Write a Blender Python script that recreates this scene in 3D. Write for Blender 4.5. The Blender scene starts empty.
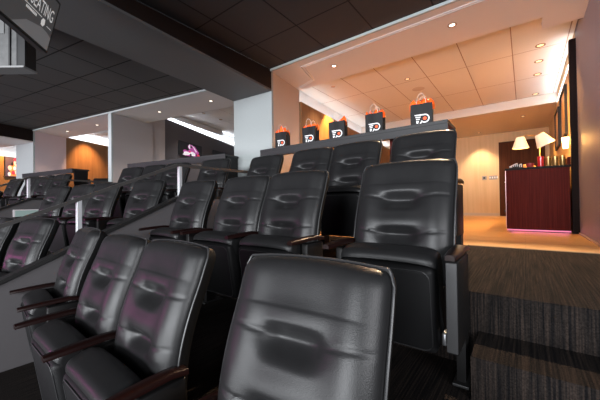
import bpy, bmesh, math, random
from mathutils import Vector, Matrix
random.seed(7)
SC = bpy.context.scene
COL = SC.collection

# ---------------------------------------------------------------- camera
cd = bpy.data.cameras.new('camera'); cam = bpy.data.objects.new('camera', cd); COL.objects.link(cam)
cd.sensor_width = 36.0; cd.lens = 296.0 / 600.0 * 36.0; cd.clip_start = 0.02
_a, _p, _o = math.radians(37.2), math.radians(0.68), math.radians(0.7)
_f0 = Vector((-math.sin(_a), math.cos(_a), 0)); _r0 = Vector((math.cos(_a), math.sin(_a), 0)); _u0 = Vector((0, 0, 1))
_f = _f0 * math.cos(_p) + _u0 * math.sin(_p); _u = _u0 * math.cos(_p) - _f0 * math.sin(_p)
_r = _r0 * math.cos(_o) - _u * math.sin(_o); _u2 = _u * math.cos(_o) + _r0 * math.sin(_o)
cam.matrix_world = Matrix(((_r.x, _u2.x, -_f.x, 0), (_r.y, _u2.y, -_f.y, 0), (_r.z, _u2.z, -_f.z, 0), (0, 0, 0, 1)))
SC.camera = cam

# ---------------------------------------------------------------- world, exposure, arena lights, added side fill
w = bpy.data.worlds.new('arena'); SC.world = w; w.use_nodes = True
bgn = w.node_tree.nodes['Background']; bgn.inputs[0].default_value = (0.80, 0.86, 1.0, 1); bgn.inputs[1].default_value = 0.18
SC.view_settings.view_transform = 'Standard'; SC.view_settings.look = 'None'
SC.view_settings.exposure = 0.0; SC.view_settings.gamma = 1.0

def look_rot(src, dst):
    return (Vector(dst) - Vector(src)).to_track_quat('-Z', 'Y').to_euler()
def area(name, loc, tgt, sx, sy, power, col):
    l = bpy.data.lights.new(name, 'AREA'); l.shape = 'RECTANGLE'; l.size = sx; l.size_y = sy; l.energy = power; l.color = col
    o = bpy.data.objects.new(name, l); COL.objects.link(o); o.location = loc; o.rotation_euler = look_rot(loc, tgt); return o
def spot(name, loc, tgt, power, col, ang=70, blend=0.6, r=0.03):
    l = bpy.data.lights.new(name, 'SPOT'); l.energy = power; l.color = col; l.spot_size = math.radians(ang); l.spot_blend = blend; l.shadow_soft_size = r
    o = bpy.data.objects.new(name, l); COL.objects.link(o); o.location = loc; o.rotation_euler = look_rot(loc, tgt); return o
def point(name, loc, power, col, r=0.04):
    l = bpy.data.lights.new(name, 'POINT'); l.energy = power; l.color = col; l.shadow_soft_size = r
    o = bpy.data.objects.new(name, l); COL.objects.link(o); o.location = loc; return o
WARM = (1.0, 0.49, 0.13); WARM2 = (1.0, 0.70, 0.45); COOL = (0.86, 0.93, 1.0)
area('arena_floodlights', (-1.0, -14.0, 2.2), (-2, 2, 0.6), 11, 2.2, 3300, (0.93, 0.96, 1.0))
area('arena_ice_glow', (-4.0, -12.0, -3.0), (-2, 2, 0.8), 16, 3, 1700, (0.93, 0.96, 1.0))
area('right_side_fill', (10.0, -7.5, 3.4), (-4, 2, 0.5), 5, 2, 1300, (0.95, 0.96, 1.0))  # added fill from the right, lifts the left bays and seat edges
area('arena_ribbon_board', (-13.0, -7.5, 0.3), (-2.5, 0.8, 0), 3, 0.6, 115, (1.0, 0.12, 0.62))

# ---------------------------------------------------------------- material helpers
def new_mat(name):
    m = bpy.data.materials.new(name); m.use_nodes = True
    nt = m.node_tree; b = nt.nodes['Principled BSDF']; return m, nt, b
def plain(name, col, rough=0.5, metal=0.0, noise=0.0, nscale=40, bump=0.0, bscale=200, spec=0.5, coat=0.0):
    m, nt, b = new_mat(name)
    b.inputs['Base Color'].default_value = (*col, 1); b.inputs['Roughness'].default_value = rough; b.inputs['Metallic'].default_value = metal
    b.inputs['Specular IOR Level'].default_value = spec; b.inputs['Coat Weight'].default_value = coat
    tc = nt.nodes.new('ShaderNodeTexCoord')
    if noise:
        n = nt.nodes.new('ShaderNodeTexNoise'); n.inputs['Scale'].default_value = nscale; n.inputs['Detail'].default_value = 4
        nt.links.new(tc.outputs['Object'], n.inputs['Vector'])
        mx = nt.nodes.new('ShaderNodeMix'); mx.data_type = 'RGBA'
        mx.inputs['A'].default_value = (*[c * (1 - noise) for c in col], 1); mx.inputs['B'].default_value = (*[min(1, c * (1 + noise)) for c in col], 1)
        nt.links.new(n.outputs['Fac'], mx.inputs['Factor']); nt.links.new(mx.outputs['Result'], b.inputs['Base Color'])
    if bump:
        n = nt.nodes.new('ShaderNodeTexNoise'); n.inputs['Scale'].default_value = bscale; n.inputs['Detail'].default_value = 3
        nt.links.new(tc.outputs['Object'], n.inputs['Vector'])
        bp = nt.nodes.new('ShaderNodeBump'); bp.inputs['Strength'].default_value = bump; bp.inputs['Distance'].default_value = 0.002
        nt.links.new(n.outputs['Fac'], bp.inputs['Height']); nt.links.new(bp.outputs['Normal'], b.inputs['Normal'])
    return m
def emit(name, col, strength):
    m, nt, b = new_mat(name)
    b.inputs['Base Color'].default_value = (*[c * 0.5 for c in col], 1)
    b.inputs['Emission Color'].default_value = (*col, 1); b.inputs['Emission Strength'].default_value = strength
    return m
def wood(name, c1, c2, rough=0.4, scale=(60, 60, 1.2), planks=None, coat=0.0, spec=0.2):
    m, nt, b = new_mat(name); L = nt.links
    tc = nt.nodes.new('ShaderNodeTexCoord'); mp = nt.nodes.new('ShaderNodeMapping'); mp.inputs['Scale'].default_value = scale
    L.new(tc.outputs['Object'], mp.inputs['Vector'])
    n = nt.nodes.new('ShaderNodeTexNoise'); n.inputs['Scale'].default_value = 1.0; n.inputs['Detail'].default_value = 6; n.inputs['Roughness'].default_value = 0.65
    L.new(mp.outputs['Vector'], n.inputs['Vector'])
    cr = nt.nodes.new('ShaderNodeValToRGB'); cr.color_ramp.elements[0].position = 0.32; cr.color_ramp.elements[1].position = 0.68
    cr.color_ramp.elements[0].color = (*c1, 1); cr.color_ramp.elements[1].color = (*c2, 1)
    L.new(n.outputs['Fac'], cr.inputs['Fac']); out = cr.outputs['Color']
    if planks:
        br = nt.nodes.new('ShaderNodeTexBrick'); br.inputs['Scale'].default_value = 1.0
        br.inputs['Brick Width'].default_value = planks[0]; br.inputs['Row Height'].default_value = planks[1]; br.inputs['Mortar Size'].default_value = 0.0025
        br.inputs['Color1'].default_value = (0.88, 0.88, 0.88, 1); br.inputs['Color2'].default_value = (1.0, 1.0, 1.0, 1); br.inputs['Mortar'].default_value = (0.62, 0.58, 0.55, 1)
        L.new(tc.outputs['Object'], br.inputs['Vector'])
        mx = nt.nodes.new('ShaderNodeMix'); mx.data_type = 'RGBA'; mx.blend_type = 'MULTIPLY'; mx.inputs['Factor'].default_value = 1
        L.new(out, mx.inputs['A']); L.new(br.outputs['Color'], mx.inputs['B']); out = mx.outputs['Result']
    L.new(out, b.inputs['Base Color']); b.inputs['Roughness'].default_value = rough; b.inputs['Coat Weight'].default_value = coat; b.inputs['Specular IOR Level'].default_value = spec
    return m
def math_node(nt, op, a, bval=None):
    n = nt.nodes.new('ShaderNodeMath'); n.operation = op
    for i, v in enumerate((a, bval)):
        if v is None: continue
        if isinstance(v, (int, float)): n.inputs[i].default_value = v
        else: nt.links.new(v, n.inputs[i])
    return n.outputs[0]
def tiles(name, base, line, px, py, ox, oy, wdt, rough=0.8, noise=0.05, rot=0.0):
    """ceiling tiles: grid lines at ox + k*px, oy + k*py"""
    m, nt, b = new_mat(name); L = nt.links
    tc = nt.nodes.new('ShaderNodeTexCoord'); mp = nt.nodes.new('ShaderNodeMapping'); mp.inputs['Rotation'].default_value = (0, 0, rot)
    L.new(tc.outputs['Object'], mp.inputs['Vector'])
    sp = nt.nodes.new('ShaderNodeSeparateXYZ'); L.new(mp.outputs['Vector'], sp.inputs[0])
    fs = []
    for ax, p, o in ((0, px, ox), (1, py, oy)):
        q = math_node(nt, 'DIVIDE', math_node(nt, 'SUBTRACT', sp.outputs[ax], o), p)
        fr = math_node(nt, 'ABSOLUTE', math_node(nt, 'SUBTRACT', math_node(nt, 'FRACT', q), 0.5))
        fs.append(math_node(nt, 'GREATER_THAN', fr, 0.5 - wdt / p))
    g = math_node(nt, 'MAXIMUM', fs[0], fs[1])
    n = nt.nodes.new('ShaderNodeTexNoise'); n.inputs['Scale'].default_value = 130; L.new(tc.outputs['Object'], n.inputs['Vector'])
    ba = nt.nodes.new('ShaderNodeMix'); ba.data_type = 'RGBA'
    ba.inputs['A'].default_value = (*[c * (1 - noise) for c in base], 1); ba.inputs['B'].default_value = (*[c * (1 + noise) for c in base], 1)
    L.new(n.outputs['Fac'], ba.inputs['Factor'])
    mx = nt.nodes.new('ShaderNodeMix'); mx.data_type = 'RGBA'; mx.inputs['B'].default_value = (*line, 1)
    L.new(g, mx.inputs['Factor']); L.new(ba.outputs['Result'], mx.inputs['A']); L.new(mx.outputs['Result'], b.inputs['Base Color'])
    bp = nt.nodes.new('ShaderNodeBump'); bp.inputs['Strength'].default_value = 0.6; bp.inputs['Distance'].default_value = 0.004; bp.invert = True
    L.new(g, bp.inputs['Height']); L.new(bp.outputs['Normal'], b.inputs['Normal'])
    b.inputs['Roughness'].default_value = rough; b.inputs['Specular IOR Level'].default_value = 0.25
    return m
def carpet(name):
    m, nt, b = new_mat(name); L = nt.links
    tc = nt.nodes.new('ShaderNodeTexCoord'); mp = nt.nodes.new('ShaderNodeMapping'); mp.inputs['Scale'].default_value = (150, 2.5, 2.5)
    L.new(tc.outputs['Object'], mp.inputs['Vector'])
    n = nt.nodes.new('ShaderNodeTexNoise'); n.inputs['Scale'].default_value = 1; n.inputs['Detail'].default_value = 3; L.new(mp.outputs['Vector'], n.inputs['Vector'])
    n2 = nt.nodes.new('ShaderNodeTexNoise'); n2.inputs['Scale'].default_value = 160; n2.inputs['Detail'].default_value = 3; L.new(tc.outputs['Object'], n2.inputs['Vector'])
    cr = nt.nodes.new('ShaderNodeValToRGB'); e = cr.color_ramp.elements
    e[0].position = 0.36; e[0].color = (0.006, 0.0055, 0.006, 1); e[1].position = 0.66; e[1].color = (0.034, 0.025, 0.021, 1)
    e2 = cr.color_ramp.elements.new(0.52); e2.color = (0.018, 0.0145, 0.013, 1)
    L.new(n.outputs['Fac'], cr.inputs['Fac'])
    mx = nt.nodes.new('ShaderNodeMix'); mx.data_type = 'RGBA'; mx.blend_type = 'MULTIPLY'; mx.inputs['Factor'].default_value = 0.75
    g = nt.nodes.new('ShaderNodeValToRGB'); g.color_ramp.elements[0].position = 0.35; g.color_ramp.elements[1].position = 0.65
    g.color_ramp.elements[0].color = (0.35, 0.35, 0.35, 1); L.new(n2.outputs['Fac'], g.inputs['Fac'])
    L.new(cr.outputs['Color'], mx.inputs['A']); L.new(g.outputs['Color'], mx.inputs['B']); L.new(mx.outputs['Result'], b.inputs['Base Color'])
    bp = nt.nodes.new('ShaderNodeBump'); bp.inputs['Strength'].default_value = 0.8; bp.inputs['Distance'].default_value = 0.004
    L.new(n2.outputs['Fac'], bp.inputs['Height']); L.new(bp.outputs['Normal'], b.inputs['Normal'])
    b.inputs['Roughness'].default_value = 0.95; b.inputs['Specular IOR Level'].default_value = 0.1
    return m

TH = math.radians(11.3)          # the neighbouring suites turn with the curve of the bowl
M_LEATHER = plain('black_leather', (0.013, 0.013, 0.0135), 0.37, noise=0.15, nscale=25, bump=0.25, bscale=350, spec=0.30)
M_SHELL = plain('black_shell', (0.006, 0.006, 0.006), 0.5, spec=0.3)
M_PIPING = plain('piping', (0.025, 0.025, 0.026), 0.4)  # lighter than the leather: silvery rim highlight put into the colour
M_PAN = plain('seat_pan', (0.008, 0.008, 0.0085), 0.55, bump=0.15, spec=0.2)
M_ARM = wood('mahogany_arm', (0.006, 0.002, 0.0016), (0.014, 0.004, 0.0035), 0.35, (30, 3, 30), coat=0.0)
M_STD = plain('standard_black', (0.008, 0.0075, 0.0075), 0.5, spec=0.2)
M_STRIP = plain('grey_metal_strip', (0.042, 0.042, 0.043), 0.4, 0.3)
M_STEEL = plain('brushed_steel', (0.55, 0.56, 0.58), 0.35, 0.9)
M_PLATE = plain('plate_grey', (0.30, 0.28, 0.27), 0.5)
M_POST = plain('satin_post', (0.62, 0.63, 0.65), 0.4, 0.3)
M_RAIL = plain('dark_rail', (0.060, 0.056, 0.054), 0.4, 0.1)
M_CAP = plain('divider_cap', (0.014, 0.0135, 0.0135), 0.45)
M_PANEL = plain('divider_panel', (0.11, 0.103, 0.107), 0.55, noise=0.05, nscale=30)
M_CARPET = carpet('striped_carpet')
M_FLOOR = wood('oak_floor', (0.46, 0.27, 0.12), (0.62, 0.40, 0.20), 0.38, (4, 45, 20), planks=(1.4, 0.12))
M_DARKCEIL = tiles('dark_ceiling_tiles', (0.055, 0.050, 0.052), (0.012, 0.011, 0.011), 0.68, 0.68, -1.42, 2.055, 0.008)
M_DARKCEIL2 = tiles('dark_ceiling_tiles_turned', (0.078, 0.077, 0.077), (0.010, 0.010, 0.010), 0.70, 0.60, 2.0 - 6.6, -1.93 + 4.08, 0.010, rot=-TH)
M_BEAM = plain('beam_grey', (0.11, 0.108, 0.11), 0.7)
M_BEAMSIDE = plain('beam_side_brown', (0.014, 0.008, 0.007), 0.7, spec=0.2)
M_SOFFIT = plain('soffit_paint', (0.74, 0.68, 0.66), 0.7)
M_SOFFIT2 = plain('soffit_paint_grey', (0.56, 0.55, 0.55), 0.7)
M_EDGE = plain('pale_edge_trim', (0.47, 0.51, 0.51), 0.5)
M_WHITE = plain('white_paint', (0.78, 0.78, 0.78), 0.7)
M_COLUMN = plain('column_paint', (0.335, 0.365, 0.362), 0.75, noise=0.08, nscale=90)
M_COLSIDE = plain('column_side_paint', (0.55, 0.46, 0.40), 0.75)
M_GREYWALL = plain('grey_wall', (0.60, 0.575, 0.59), 0.75, noise=0.04, nscale=60)
M_PURPWALL = plain('grey_purple_wall', (0.80, 0.72, 0.78), 0.75, noise=0.05, nscale=60)
M_RIGHTWALL = plain('grey_right_wall', (0.26, 0.245, 0.30), 0.55, noise=0.03, nscale=30)
M_CHARCOAL = plain('charcoal_panel', (0.13, 0.125, 0.14), 0.6)
M_WOODWALL = wood('wood_wall', (0.20, 0.11, 0.055), (0.30, 0.17, 0.085), 0.5, (9, 9, 0.6))
M_CREAM = wood('cream_wood_wall', (0.60, 0.42, 0.23), (0.70, 0.51, 0.30), 0.55, (10, 10, 0.5))
M_TILE = tiles('suite_ceiling_tiles', (0.72, 0.68, 0.63), (0.34, 0.24, 0.19), 0.613, 1.226, -0.11, 4.3, 0.006)
M_TILE2 = tiles('suite_ceiling_tiles_turned', (0.70, 0.70, 0.71), (0.45, 0.45, 0.46), 0.613, 1.226, 0, 0, 0.006, rot=-TH)
M_DOOR = wood('door_wood', (0.055, 0.018, 0.007), (0.095, 0.034, 0.014), 0.6, (30, 30, 1), spec=0.08)
M_CAB = wood('cabinet_wood', (0.055, 0.007, 0.006), (0.10, 0.016, 0.012), 0.7, (70, 70, 1.5))
M_CAB.node_tree.nodes['Principled BSDF'].inputs['Specular IOR Level'].default_value = 0.08
M_CABTOP = plain('cabinet_top', (0.010, 0.006, 0.005), 0.5, spec=0.1)
M_COUNTER = plain('counter_grey', (0.026, 0.026, 0.027), 0.5, noise=0.1, spec=0.3)
M_LED = emit('led_white', (0.93, 0.96, 1.0), 3.0)
M_PINKLED = emit('led_pink', (1.0, 0.25, 0.45), 0.7)
M_LENS = emit('lamp_lens', (1.0, 0.72, 0.42), 1.6)
M_LENSC = emit('lamp_lens_white', (1.0, 0.90, 0.78), 3.0)
M_RING = plain('downlight_ring', (0.30, 0.18, 0.09), 0.35, 0.5)
M_BLACK = plain('matt_black', (0.010, 0.010, 0.011), 0.6)
M_BAG = plain('black_paper', (0.010, 0.010, 0.0105), 0.6, bump=0.2, bscale=60, spec=0.25)
M_TISSUE = plain('orange_tissue', (1.0, 0.17, 0.012), 0.75)
M_LOGOW = plain('logo_white', (0.80, 0.80, 0.80), 0.6)
M_LOGOO = plain('logo_orange', (0.95, 0.10, 0.02), 0.6)
M_CORD = plain('white_cord', (0.75, 0.72, 0.70), 0.7)
M_SHADE = None

# ---------------------------------------------------------------- mesh helpers
class MB:
    """collects geometry that becomes ONE mesh object"""
    def __init__(s): s.bm = bmesh.new()
    def poly(s, pts):
        return s.bm.faces.new([s.bm.verts.new(p) for p in pts])
    def prism(s, pts, z0, z1):
        """polygon pts (x, y[, z0, z1]) extruded from z0 to z1"""
        a = [s.bm.verts.new((p[0], p[1], z0 if len(p) < 3 else p[2])) for p in pts]
        b = [s.bm.verts.new((p[0], p[1], z1 if len(p) < 4 else p[3])) for p in pts]
        n = len(pts); s.bm.faces.new(a[::-1]); s.bm.faces.new(b)
        for i in range(n): s.bm.faces.new((a[i], a[(i + 1) % n], b[(i + 1) % n], b[i]))
    def hexa(s, bot, top):
        a = [s.bm.verts.new(p) for p in bot]; b = [s.bm.verts.new(p) for p in top]; n = len(a)
        s.bm.faces.new(a[::-1]); s.bm.faces.new(b)
        for i in range(n): s.bm.faces.new((a[i], a[(i + 1) % n], b[(i + 1) % n], b[i]))
    def box(s, x0, x1, y0, y1, z0, z1, bev=0.0, seg=2, M=None):
        g = bmesh.ops.create_cube(s.bm, size=1.0)['verts']
        for v in g: v.co = Vector(((x0 + x1) / 2 + v.co.x * (x1 - x0), (y0 + y1) / 2 + v.co.y * (y1 - y0), (z0 + z1) / 2 + v.co.z * (z1 - z0)))
        if M is not None:
            for v in g: v.co = M @ v.co
        if bev:
            es = list({e for v in g for e in v.link_edges})
            bmesh.ops.bevel(s.bm, geom=es, offset=bev, segments=seg, affect='EDGES', profile=0.5)
    def tube(s, pts, r, n=10, closed=False, caps=True):
        pts = [Vector(p) for p in pts]; rings = []; m = len(pts)
        for i, p in enumerate(pts):
            d = (pts[(i + 1) % m] - pts[i - 1]) if closed else (pts[min(i + 1, m - 1)] - pts[max(i - 1, 0)])
            d.normalize(); up = Vector((0, 0, 1)) if abs(d.z) < 0.9 else Vector((1, 0, 0))
            a = d.cross(up).normalized(); b = a.cross(d)
            rr = r[i] if isinstance(r, (list, tuple)) else r
            rings.append([s.bm.verts.new(p + (a * math.cos(2 * math.pi * k / n) + b * math.sin(2 * math.pi * k / n)) * rr) for k in range(n)])
        for i in range(m if closed else m - 1):
            A, B = rings[i], rings[(i + 1) % m]
            for k in range(n): s.bm.faces.new((A[k], A[(k + 1) % n], B[(k + 1) % n], B[k]))
        if caps and not closed: s.bm.faces.new(rings[0][::-1]); s.bm.faces.new(rings[-1])
    def lathe(s, prof, c=(0, 0, 0), n=24, M=None):
        rings = []
        for r, z in prof:
            ring = []
            for k in range(n):
                p = Vector((c[0] + r * math.cos(2 * math.pi * k / n), c[1] + r * math.sin(2 * math.pi * k / n), c[2] + z))
                ring.append(s.bm.verts.new(M @ p if M is not None else p))
            rings.append(ring)
        for A, B in zip(rings, rings[1:]):
            for k in range(n): s.bm.faces.new((A[k], A[(k + 1) % n], B[(k + 1) % n], B[k]))
        return rings
    def grid(s, rows):
        V = [[s.bm.verts.new(p) for p in r] for r in rows]
        for i in range(len(V) - 1):
            for j in range(len(V[0]) - 1): s.bm.faces.new((V[i][j], V[i][j + 1], V[i + 1][j + 1], V[i + 1][j]))
        return V
    def build(s, name, mat, parent=None, smooth=False, M=None):
        if M is not None: bmesh.ops.transform(s.bm, matrix=M, verts=s.bm.verts)
        bmesh.ops.recalc_face_normals(s.bm, faces=s.bm.faces)
        me = bpy.data.meshes.new(name); s.bm.to_mesh(me); s.bm.free()
        me.materials.append(mat)
        if smooth:
            for p in me.polygons: p.use_smooth = True
            try: me.set_sharp_from_angle(angle=math.radians(50))
            except Exception: pass
        o = bpy.data.objects.new(name, me); COL.objects.link(o)
        if parent is not None: o.parent = parent
        return o
def struct(o): o['kind'] = 'structure'; return o
def tag(o, label, cat, group=None):
    o['label'] = label; o['category'] = cat
    if group: o['group'] = group
    return o
def thing(name, label, cat, loc=(0, 0, 0), rz=0.0, group=None):
    o = bpy.data.objects.new(name, None); COL.objects.link(o); o.empty_display_size = 0.1
    o.location = loc; o.rotation_euler = (0, 0, rz); return tag(o, label, cat, group)
def copy_tree(o, parent=None):
    c = o.copy(); COL.objects.link(c)
    if parent is not None: c.parent = parent
    for ch in list(o.children): copy_tree(ch, c)
    return c
def sbox(name, mat, *a, **k):
    mb = MB(); mb.box(*a, **k); return struct(mb.build(name, mat))

# frame of the neighbouring suites: origin at the front of the thin partition
O1 = Vector((-7.27, 2.71, 0)); E1 = Vector((math.cos(TH), math.sin(TH), 0)); N1 = Vector((-math.sin(TH), math.cos(TH), 0))
F1 = Matrix.Translation(O1) @ Matrix.Rotation(TH, 4, 'Z')
def L1(x, y, z=0.0): return O1 + E1 * x + N1 * y + Vector((0, 0, z))
def xw(yl, X):   # local x' where the line y'=yl meets world X
    return (X - O1.x - N1.x * yl) / E1.x

Z1, Z2, Z3 = -1.20, -0.80, -0.44       # floors of the three rows
DZ = 0.065                                # the next suites sit a little higher
ZS, ZC, ZD = 2.062, 2.21, 2.09            # soffit, suite ceiling, dark ceiling

# ================================================================ SETTING
XR = 0.565
# floors
sbox('floor_front_row', M_CARPET, -3.05, 0.75, -1.6, 0.70, Z1 - 0.12, Z1)
sbox('floor_middle_row', M_CARPET, -3.05, 0.75, 0.70, 1.66, Z1 - 0.12, Z2)
sbox('floor_back_row', M_CARPET, -3.05, 0.75, 1.66, 3.40, Z1 - 0.12, Z3)
sbox('floor_step', M_CARPET, -0.185, 0.75, 1.37, 1.66, Z2, -0.625)
sbox('floor_step', M_CARPET, -0.185, 0.75, 0.41, 0.70, Z1, -1.02)
mb = MB(); mb.prism([(-3.12, 3.40), (XR + 0.1, 3.40), (XR + 0.1, 10.75), (-4.1, 10.75)], Z3 - 0.1, Z3); struct(mb.build('floor_wood', M_FLOOR))
sbox('trim_1', plain('threshold_trim', (0.30, 0.20, 0.12), 0.4), -0.46, XR, 3.385, 3.415, Z3, Z3 + 0.004)

# right wall, its dark end post, and the low wall beside the steps
sbox('wall_right', M_RIGHTWALL, XR, XR + 0.35, 3.40, 5.30, Z3, 2.6)
sbox('wall_right_rear', M_CREAM, XR, XR + 0.35, 5.30, 10.75, Z3, 2.6)
sbox('trim_2', wood('dark_post', (0.008, 0.0045, 0.004), (0.016, 0.008, 0.007), 0.6, (40, 40, 1), spec=0.06), 0.497, XR, 5.24, 5.32, Z3, 2.115)
mb = MB(); mb.hexa([(0.75, -1.6, -1.35), (0.87, -1.6, -1.35), (0.87, 3.40, -1.35), (0.75, 3.40, -1.35)],
                   [(0.75, -1.6, -1.10), (0.87, -1.6, -1.10), (0.87, 3.40, 0.2), (0.75, 3.40, 0.2)])
struct(mb.build('wall_right_divider', M_PANEL))
# back wall, door
sbox('wall_back', M_CREAM, -4.1, XR + 0.35, 10.60, 10.75, Z3, 2.6)
mb = MB(); mb.box(-0.59, 0.47, 10.555, 10.598, Z3, 1.74, bev=0.004); mb.box(-0.53, 0.40, 10.54, 10.556, Z3 + 0.02, 1.67)
dr = struct(mb.build('door_1', M_DOOR))
mb = MB(); mb.tube([(-0.45, 10.535, 0.55), (-0.45, 10.49, 0.55), (-0.33, 10.49, 0.55)], 0.011); mb.build('door_handle', M_STEEL, dr, True)
sbox('baseboard_back', plain('baseboard', (0.55, 0.45, 0.36), 0.5), -3.9, -0.60, 10.57, 10.60, Z3, Z3 + 0.085)
sbox('baseboard_right', plain('baseboard_dark', (0.40, 0.33, 0.32), 0.4), XR - 0.014, XR, 3.42, 5.24, Z3, Z3 + 0.02)

# our suite's left side: column, stub, wood panel with light cove, white wall behind it
mb = MB(); mb.prism([(-3.93, 3.34), (-3.112, 3.40), (-3.112, 3.44), (-3.93, 3.38)], Z3 - 0.2, ZS + 0.3); struct(mb.build('wall_column_front', M_COLUMN))
mb = MB(); mb.prism([(-3.92, 3.381), (-3.112, 3.441), (-3.245, 4.29), (-4.02, 4.20)], Z3 - 0.2, ZS + 0.3); struct(mb.build('wall_column_side', M_COLSIDE))
mb = MB(); mb.prism([(-3.205, 4.291), (-3.76, 10.60), (-3.86, 10.60), (-3.305, 4.28)], Z3, 1.85); struct(mb.build('wall_left_panel', M_WOODWALL))
mb = MB(); mb.prism([(-3.43, 4.2), (-4.0, 10.60), (-4.1, 10.60), (-3.53, 4.2)], Z3, ZC + 0.3); struct(mb.build('wall_left', M_WHITE))
# ceilings of our suite
mb = MB(); mb.prism([(-3.112, 3.40), (XR, 3.40), (XR, 4.30), (-3.245, 4.30)], ZS, 2.6); struct(mb.build('ceiling_soffit', M_SOFFIT))
sbox('ceiling_soffit_corner', M_SOFFIT, 0.195, XR, 4.30, 4.60, ZS, 2.6)
sbox('trim_3', M_EDGE, -3.112, XR, 3.37, 3.40, ZS - 0.004, ZD + 0.02)
mb = MB(); mb.prism([(-3.45, 4.30), (0.555, 4.30), (0.555, 8.0), (-3.80, 8.0)], ZC, ZC + 0.1); struct(mb.build('ceiling_suite', M_TILE))
mb = MB(); mb.prism([(-3.82, 8.0), (XR, 8.0), (XR, 10.6), (-4.0, 10.6)], 2.02, 2.45); struct(mb.build('ceiling_rear', plain('rear_ceiling_paint', (0.70, 0.64, 0.58), 0.7)))
# track in the soffit for the folding glass: two thin white lines
mb = MB()
for d in (0.0, 0.035):
    path = [(XR, 3.50 + d), (-2.66 + d, 3.56 + d), (-2.79 + d * 0.5, 4.05 + d), (-3.15, 4.17 + d)]
    for (x0, y0), (x1, y1) in zip(path, path[1:]):
        v = Vector((x1 - x0, y1 - y0, 0)).normalized(); nn = Vector((-v.y, v.x, 0)) * 0.005
        mb.prism([(x0 - nn.x, y0 - nn.y), (x1 - nn.x, y1 - nn.y), (x1 + nn.x, y1 + nn.y), (x0 + nn.x, y0 + nn.y)], ZS - 0.006, ZS + 0.001)
struct(mb.build('trim_4', M_WHITE))
# dark ceiling above the seats
mb = MB(); mb.prism([(-3.11, -1.6), (1.2, -1.6), (1.2, 3.37), (-3.11, 3.37)], ZD, ZD + 0.1); struct(mb.build('ceiling_dark', M_DARKCEIL))
# beam on the partition line: smooth grey underside, brown slanted side
bz = 1.758
bl = [(-2.70, -0.9), (-3.112, 3.40), (-3.93, 3.34), (-3.48, -0.9)]
mb = MB(); mb.prism(bl, bz, bz + 0.03); struct(mb.build('trim_5', M_BEAM))
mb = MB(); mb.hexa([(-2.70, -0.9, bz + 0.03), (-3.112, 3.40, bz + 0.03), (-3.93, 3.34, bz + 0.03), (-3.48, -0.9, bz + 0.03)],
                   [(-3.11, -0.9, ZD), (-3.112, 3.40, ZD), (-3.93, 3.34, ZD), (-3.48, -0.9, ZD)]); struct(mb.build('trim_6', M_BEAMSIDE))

# ---- the two suites next door
def tier(name, y0, y1, z, x0, X=None, x1=None, mat=M_CARPET):
    mb = MB()
    if X is not None: pts = [L1(x0, y0), L1(xw(y0, X), y0), L1(xw(y1, X), y1), L1(x0, y1)]
    else: pts = [L1(x0, y0), L1(x1, y0), L1(x1, y1), L1(x0, y1)]
    mb.prism([(p.x, p.y) for p in pts], -1.45, z); return struct(mb.build(name, mat))
for nm, y0, y1, z in (('front', -4.9, -2.70, Z1), ('middle', -2.70, -1.74, Z2), ('back', -1.74, 0.0, Z3)):
    tier('floor_next_%s_row' % nm, y0, y1, z + DZ, 0.16, X=-3.17)
    tier('floor_far_%s_row' % nm, y0, y1, z + DZ, -4.3, x1=0.02)
tier('floor_next_wood', 0.0, 8.0, Z3 + DZ, -5.8, x1=3.3, mat=M_FLOOR)
def loc_prism(name, mat, pts, z0, z1):
    mb = MB(); q = [(L1(p[0], p[1]).x, L1(p[0], p[1]).y) + tuple(p[2:]) for p in pts]; mb.prism(q, z0, z1); return struct(mb.build(name, mat))
# thin partition between them: pale end, grey side, then charcoal panel
loc_prism('wall_partition_end', M_EDGE, [(-0.115, -0.02), (0.0, -0.02), (0.0, 0.02), (-0.115, 0.02)], Z1, ZS + 0.3)
loc_prism('wall_partition_side', M_GREYWALL, [(-0.12, 0.021), (0.0, 0.021), (-0.10, 1.10), (-0.22, 1.10)], Z3, 2.75)
loc_prism('wall_partition_rear', M_GREYWALL, [(-0.24, 1.101), (-0.115, 1.101), (-0.16, 1.52), (-0.28, 1.52)], Z3, 2.75)
loc_prism('wall_next_panel', M_CHARCOAL, [(-0.28, 1.521, Z3, 2.36), (-0.165, 1.521, Z3, 2.36), (-0.87, 6.4, Z3, 2.20), (-0.99, 6.4, Z3, 2.20)], Z3, 2.3)
loc_prism('wall_next_left', M_WHITE, [(-0.40, 1.45), (-0.36, 1.45), (-1.05, 6.4), (-1.15, 6.4)], Z3, 2.80)
loc_prism('wall_next_back', M_CHARCOAL, [(-1.2, 6.4), (4.3, 6.4), (4.3, 6.5), (-1.2, 6.5)], Z3, 2.80)
loc_prism('wall_next_right', M_GREYWALL, [(3.72, 0.92), (3.77, 0.92), (4.32, 6.4), (4.27, 6.4)], Z3, 2.80)
loc_prism('ceiling_next_soffit', M_SOFFIT2, [(-0.02, 0.0), (3.40, 0.0), (3.40, 0.90), (-0.10, 0.90)], ZS, 2.75)
loc_prism('trim_7', M_EDGE, [(-3.42, -0.03), (3.0, -0.03), (3.0, 0.0), (-3.42, 0.0)], ZS - 0.004, ZD + 0.02)
loc_prism('ceiling_next_suite', M_TILE2, [(-0.25, 0.9), (3.75, 0.9), (4.28, 6.4), (-0.85, 6.4)], 2.62, 2.75)
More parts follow.
